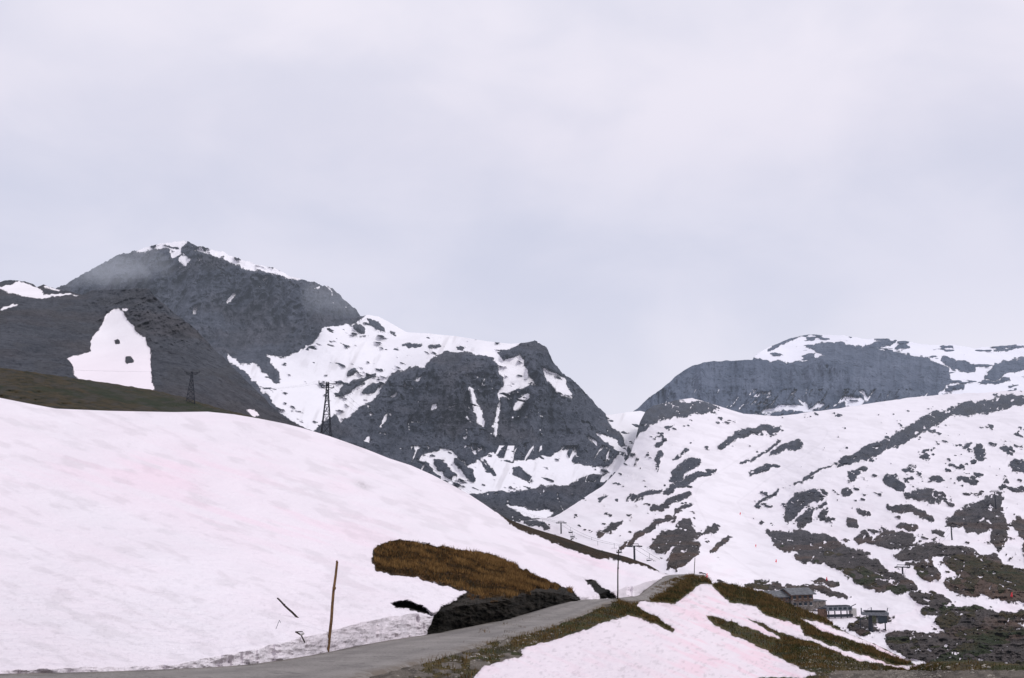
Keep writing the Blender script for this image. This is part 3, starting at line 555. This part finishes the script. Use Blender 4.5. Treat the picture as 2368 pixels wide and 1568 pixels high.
# ------------------------------------------------------------ chalet
def house(parent,L,Wd,H,RH,off=(0,0,0),over=.9,nw=6,storeys=2,wallm=larch,basem=stone):
    ox,oy,oz=off
    m=MB();m.box((ox,oy,oz+H*.28-1),(L,Wd,H*.56+2),0);m.box((ox,oy,oz+H*.78),(L-.1,Wd-.1,H*.44),1)
    for sx in (-1,1):
        x=ox+sx*(L/2-.05);m.poly([(x,oy-Wd/2+.05,oz+H),(x,oy+Wd/2-.05,oz+H),(x,oy,oz+H+RH)],1)
    m.obj('walls',[basem,wallm],parent=parent)
    r=MB()
    for sy in (-1,1):
        e=1+over*2/Wd;z0=oz+H-RH*(e-1);x0,x1=ox-L/2-over,ox+L/2+over;y1=oy+sy*(Wd/2+over)
        a=[(x0,y1,z0),(x1,y1,z0),(x1,oy,oz+H+RH),(x0,oy,oz+H+RH)];b=[(x,y,z+.28) for x,y,z in a]
        r.poly(a);r.poly(b);
        for i in range(4): j=(i+1)%4;r.poly([a[i],a[j],b[j],b[i]])
    r.obj('roof',[slate],parent=parent)
    w=MB()
    for st in range(storeys):
        z=oz+H*(.28+.47*st)
        for i in range(nw):
            x=ox-L/2+L*(i+.5)/nw;w.box((x,oy-Wd/2-.02,z),(L/nw*.5,.1,H*.2),0);w.box((x,oy-Wd/2-.09,z-H*.115),(L/nw*.6,.16,.12),1)
        for i in range(3):
            y=oy-Wd/2+Wd*(i+.5)/3
            for sx in (-1,1): w.box((ox+sx*(L/2+.02),y,z),(.1,Wd*.16,H*.2),0)
    w.obj('windows',[glass,paint],parent=parent)
    k=MB();k.box((ox,oy-Wd/2-.7,oz+H*.53),(L*.8,1.3,.15),0)
    for i in range(14): k.box((ox-L*.39+i*L*.06,oy-Wd/2-1.3,oz+H*.53+.5),(.08,.08,.9),0)
    k.box((ox,oy-Wd/2-1.3,oz+H*.53+1.0),(L*.8,.1,.1),0);k.obj('balcony',[larch],parent=parent)
def dv(px,py): return float(dL6(np.array([px*1.]),np.array([py*1.]))[0])
D=dv(1835,1395)*.97
e=empty('ski_chalet',W(1842,1404,D),.35,.92)
house(e,9.5,8,5.2,1.6,(0,0,0),nw=4)
house(e,11,7,4.0,1.5,(-10,1.5,.4),nw=5)
m=MB();m.box((2,1,6.6),(.9,.9,1.6),0);m.box((2,1,7.5),(1.2,1.2,.2),0);m.box((-8,2,5.6),(.7,.7,1.3),0);m.obj('chimney',[stone],parent=e)
m=MB();m.box((7.5,-1,.9),(5.5,6,2.8),0);m.box((7.5,-1,2.4),(6.2,6.6,.25),1);m.obj('annex',[stone,slate],parent=e)
D=dv(1935,1420)*.97
e=empty('chairlift_station',W(1938,1424,D),.2,.92)
m=MB();m.box((0,0,2.6),(9.5,3.4,1.5),0);m.box((0,0,3.5),(8.5,2.8,.3),1)
for i in range(5): m.box((-3.8+i*1.9,-1.76,2.7),(1.2,.1,.8),2)
m.obj('machinery_housing',[steelL,steel,glass],parent=e)
m=MB()
for x in (-3.6,-1.2,1.2,3.6): m.beam((x,0,-1),(x,0,2.2),.22,n=8)
m.box((-5.5,1,1),(2.5,2.5,3),1);m.box((-5.5,1,2.6),(3,3,.2),0);m.box((5.8,0,1.2),(2,2,2.6),2);m.beam((-4.5,-.5,2.5),(-7.5,-.5,3.4),.15);m.beam((4.5,-.5,3),(7,-.5,4),.15);m.box((0,-1.5,.2),(10,.1,1),0)
m.obj('supports',[steel,larch,paint],parent=e)
D=dv(2018,1450)*.97
e=empty('chairlift_station',W(2014,1458,D),-.1,.95)
m=MB();m.box((1.5,0,5.2),(8,2.6,.9),0);m.box((1.5,0,6.0),(6.5,2,.35),1);m.beam((-2.6,0,4.9),(-2.6,0,6.9),.2,n=6);m.beam((5,0,4.9),(5.6,0,7),.15,n=6);m.beam((.5,0,5),(.5,0,7.1),.15,n=6)
m.obj('machinery_housing',[steelL,steel],parent=e)
m=MB();m.beam((0,0,-1),(0,0,5),.75,.55,12);m.box((3.5,0,3.5),(2.8,2.2,2.2),1);m.beam((4.5,0,-1),(4.5,0,3),.2,n=6);m.box((-3,.5,3.4),(1.5,1.5,.2),0);m.beam((-3,.5,-1),(-3,.5,4.5),.12);m.obj('supports',[steel,glass],parent=e)
# ------------------------------------------------------------ turf blades and stones on the near verge
def grow(name,src,sel,count,h,mats,seed,wid=.012):
    ob,px,py,P,Aa=src;rs=np.random.RandomState(seed);Pf=P.reshape(-1,3);m_=sel(px,py,Aa).ravel()
    dist=np.linalg.norm(Pf,axis=1);idx=np.nonzero(m_)[0]
    if len(idx)==0: return
    gx=np.linalg.norm(np.gradient(P,axis=1),axis=2)*np.linalg.norm(np.gradient(P,axis=0),axis=2);w=gx.ravel()[idx];w/=w.sum()
    pick=rs.choice(idx,count,p=w);b=Pf[pick]+rs.normal(0,.06,(count,3))*[1,1,0]
    sc=np.maximum(1,dist[pick]/40)[:,None]
    cl=fbm(b[:,0]/1.6,b[:,1]/1.6,4,seed+900,.6)+rs.normal(0,.07,count)
    an=rs.rand(count)*6.283;side=np.stack([np.cos(an),np.sin(an),an*0],1)*wid*sc*(.6+.8*rs.rand(count,1))
    tall=(.4+2.2*np.clip(cl-.35,0,.4))[:,None]
    lean=rs.normal(0,.35,(count,3));lean[:,2]=1;tip=b+lean*(h*sc*(.4+.9*rs.rand(count,1))*tall*1.3)
    b[:,2]-=.02
    V=np.stack([b-side,b+side,tip],1).reshape(-1,3);me=bpy.data.meshes.new(name);me.vertices.add(len(V));me.vertices.foreach_set('co',V.astype(np.float32).ravel())
    me.loops.add(len(V));me.loops.foreach_set('vertex_index',np.arange(len(V),dtype=np.int32));me.polygons.add(count);me.polygons.foreach_set('loop_start',np.arange(0,len(V),3,dtype=np.int32));me.polygons.foreach_set('loop_total',np.full(count,3,dtype=np.int32))
    for q in mats: me.materials.append(q)
    me.polygons.foreach_set('material_index',np.clip(np.digitize(cl,[.46,.58]),0,len(mats)-1).astype(np.int32));me.update(calc_edges=True)
    o=bpy.data.objects.new(name,me);scene.collection.objects.link(o)
gb=[simple('brown_grass',(.042,.026,.010),.9,.4,2),simple('dry_grass',(.115,.058,.018),.9,.4,2),simple('straw_grass',(.20,.115,.040),.9,.4,2)]
gg=[simple('green_grass',(.034,.040,.011),.9,.4,2),simple('olive_grass',(.058,.047,.013),.9,.4,2),simple('dry_grass2',(.12,.075,.026),.9,.4,2)]
grow('grass_tufts',L4,lambda px,py,A:(A['grass']>2)&(A['snow']<-4)&(A['dirt_shade']<.45)&(px<1345)&(px>850),50000,.12,gb,7)
grow('grass',L5,lambda px,py,A:(A['grass']>0)&(A['snow']<-4)&(py<1640),80000,.09,gg,8)
ob,px,py,P,Aa=L5;rs=np.random.RandomState(4)
ok=((Aa['snow']<-5)&(py<1700)&(py>1440)&(px>820)&(sdpoly(px,py,roadpoly)<-2)&((px<1300)|(px>1850))).ravel();idx=np.nonzero(ok)[0]
gx=(np.linalg.norm(np.gradient(P,axis=1),axis=2)*np.linalg.norm(np.gradient(P,axis=0),axis=2)).ravel()[idx];pick=rs.choice(idx,4500,p=gx/gx.sum())
base=np.array([(1,0,0),(-1,0,0),(0,1,0),(0,-1,0),(0,0,1),(0,0,-1)],float);F=[(0,2,4),(2,1,4),(1,3,4),(3,0,4),(2,0,5),(1,2,5),(3,1,5),(0,3,5)]
V=[];FF=[]
for i in pick:
    c=P.reshape(-1,3)[i]+rs.normal(0,.05,3)*[1,1,0];s=.02+.06*rs.rand()**3;b=base*(s*(.6+.7*rs.rand(6,1)))*[1,1,.6];k=len(V);V+=[tuple(c+q) for q in b];FF+=[tuple(k+j for j in f) for f in F]
me=bpy.data.meshes.new('gravel');me.from_pydata(V,[],FF);me.materials.append(simple('gravel_stone',(.25,.23,.20),.9,.4,6));o=bpy.data.objects.new('gravel',me);scene.collection.objects.link(o)
# ------------------------------------------------------------ valley haze and shoulder mist; volumes glow to stand in for scattered light
def glow_air(name,sig,rad):
    m=bpy.data.materials.new(name);m.use_nodes=True;m.node_tree.nodes.clear();t=NT(m)
    o=t.new('ShaderNodeOutputMaterial');ab=t.new('ShaderNodeVolumeAbsorption');ab.inputs['Color'].default_value=(0,0,0,1);ab.inputs['Density'].default_value=sig
    em=t.new('ShaderNodeEmission');em.inputs[0].default_value=(*rad,1);em.inputs[1].default_value=sig
    ad=t.new('ShaderNodeAddShader');t.lk(ab.outputs[0],ad.inputs[0]);t.lk(em.outputs[0],ad.inputs[1]);t.lk(ad.outputs[0],o.inputs['Volume']);return m
m=MB();m.box((0,4000,700),(16000,10000,2400));m.obj('valley_haze_glow',[glow_air('haze_glow',3.4e-5,(.64,.71,.89))])
def glow_mist(px,py,d,rx,ry,rz,tau):
    import bmesh
    me=bpy.data.meshes.new('glow_mist');bm=bmesh.new();bmesh.ops.create_icosphere(bm,subdivisions=4,radius=1)
    for v in bm.verts:
        n=fbm(np.array([v.co.x*1.5+5]),np.array([v.co.z*1.5+v.co.y+9]),3,int(px)%200)[0];v.co*=(.7+.6*n);v.co.x*=rx;v.co.y*=ry;v.co.z*=rz
    bm.to_mesh(me);bm.free();me.materials.append(glow_air('mist_glow',tau/(2*ry),(.70,.72,.85)));o=bpy.data.objects.new('glow_mist',me);scene.collection.objects.link(o);o.location=W(px,py,d)
glow_mist(275,608,2880,150,150,55,.22);glow_mist(215,628,2850,150,140,42,.18);glow_mist(800,690,2700,110,120,60,.15)
# ------------------------------------------------------------ sky
w=bpy.data.worlds.new('World');scene.world=w;w.use_nodes=True;w.node_tree.nodes.clear();t=NT(w)
out=t.new('ShaderNodeOutputWorld');sky=t.new('ShaderNodeTexSky');sky.sky_type='NISHITA';sky.sun_disc=False
EL,AZ=math.radians(48),math.radians(118)
sky.sun_elevation=EL;sky.sun_rotation=AZ
bg1=t.new('ShaderNodeBackground');bg1.inputs[1].default_value=.08;t.lk(sky.outputs[0],bg1.inputs[0])
tc=t.new('ShaderNodeTexCoord');sp=t.new('ShaderNodeSeparateXYZ');t.lk(tc.outputs['Generated'],sp.inputs[0])
def wn(scale,st,off,detail=4,rough=.5):
    mp=t.new('ShaderNodeMapping');mp.inputs['Scale'].default_value=st;mp.inputs['Location'].default_value=off;t.lk(tc.outputs['Generated'],mp.inputs[0]);n=t.new('ShaderNodeTexNoise');n.inputs['Scale'].default_value=scale;n.inputs['Detail'].default_value=detail;n.inputs['Roughness'].default_value=rough;n.inputs['Distortion'].default_value=.3;t.lk(mp.outputs[0],n.inputs['Vector']);return n.outputs['Fac']
n1=wn(2.4,(1,1,2.0),(3.1,0,.6),3);n2=wn(6,(1,1,1.7),(0,2,0),4,.55)
f=t.math('ADD',t.math('MULTIPLY',n1,.65),t.math('MULTIPLY',n2,.35))
cr=t.new('ShaderNodeValToRGB');t.lk(sp.outputs[2],cr.inputs[0])
E=cr.color_ramp.elements
vals=[(0.0,(.90,.86,.94)),(.10,(.89,.85,.93)),(.145,(.85,.82,.91)),(.21,(.76,.745,.86)),(.28,(.745,.735,.855)),(.36,(.83,.795,.90)),(.48,(.88,.845,.94)),(1.0,(.89,.86,.95))]
E[0].position=0;E[0].color=(*vals[0][1],1);E[1].position=1;E[1].color=(*vals[-1][1],1)
for p,c in vals[1:-1]:
    q=E.new(p);q.color=(*c,1)
dk=t.mix(t.ramp(f,.36,.62),(.88,.90,.93),(1.06,1.045,1.03))
mx=t.mix(1.0,cr.outputs[0],dk,'MULTIPLY')
bg2=t.new('ShaderNodeBackground');bg2.inputs[1].default_value=1.0;t.lk(mx,bg2.inputs[0])
ms=t.new('ShaderNodeMixShader');ms.inputs[0].default_value=.97;t.lk(bg1.outputs[0],ms.inputs[1]);t.lk(bg2.outputs[0],ms.inputs[2]);t.lk(ms.outputs[0],out.inputs[0])
sd_=bpy.data.lights.new('sun','SUN');sd_.energy=1.3;sd_.angle=math.radians(14);sd_.color=(1,.97,.94);so=bpy.data.objects.new('sun',sd_);scene.collection.objects.link(so)
dirv=Vector((math.sin(AZ)*math.cos(EL),math.cos(AZ)*math.cos(EL),math.sin(EL)))
so.rotation_euler=dirv.to_track_quat('Z','Y').to_euler()
print('OK')
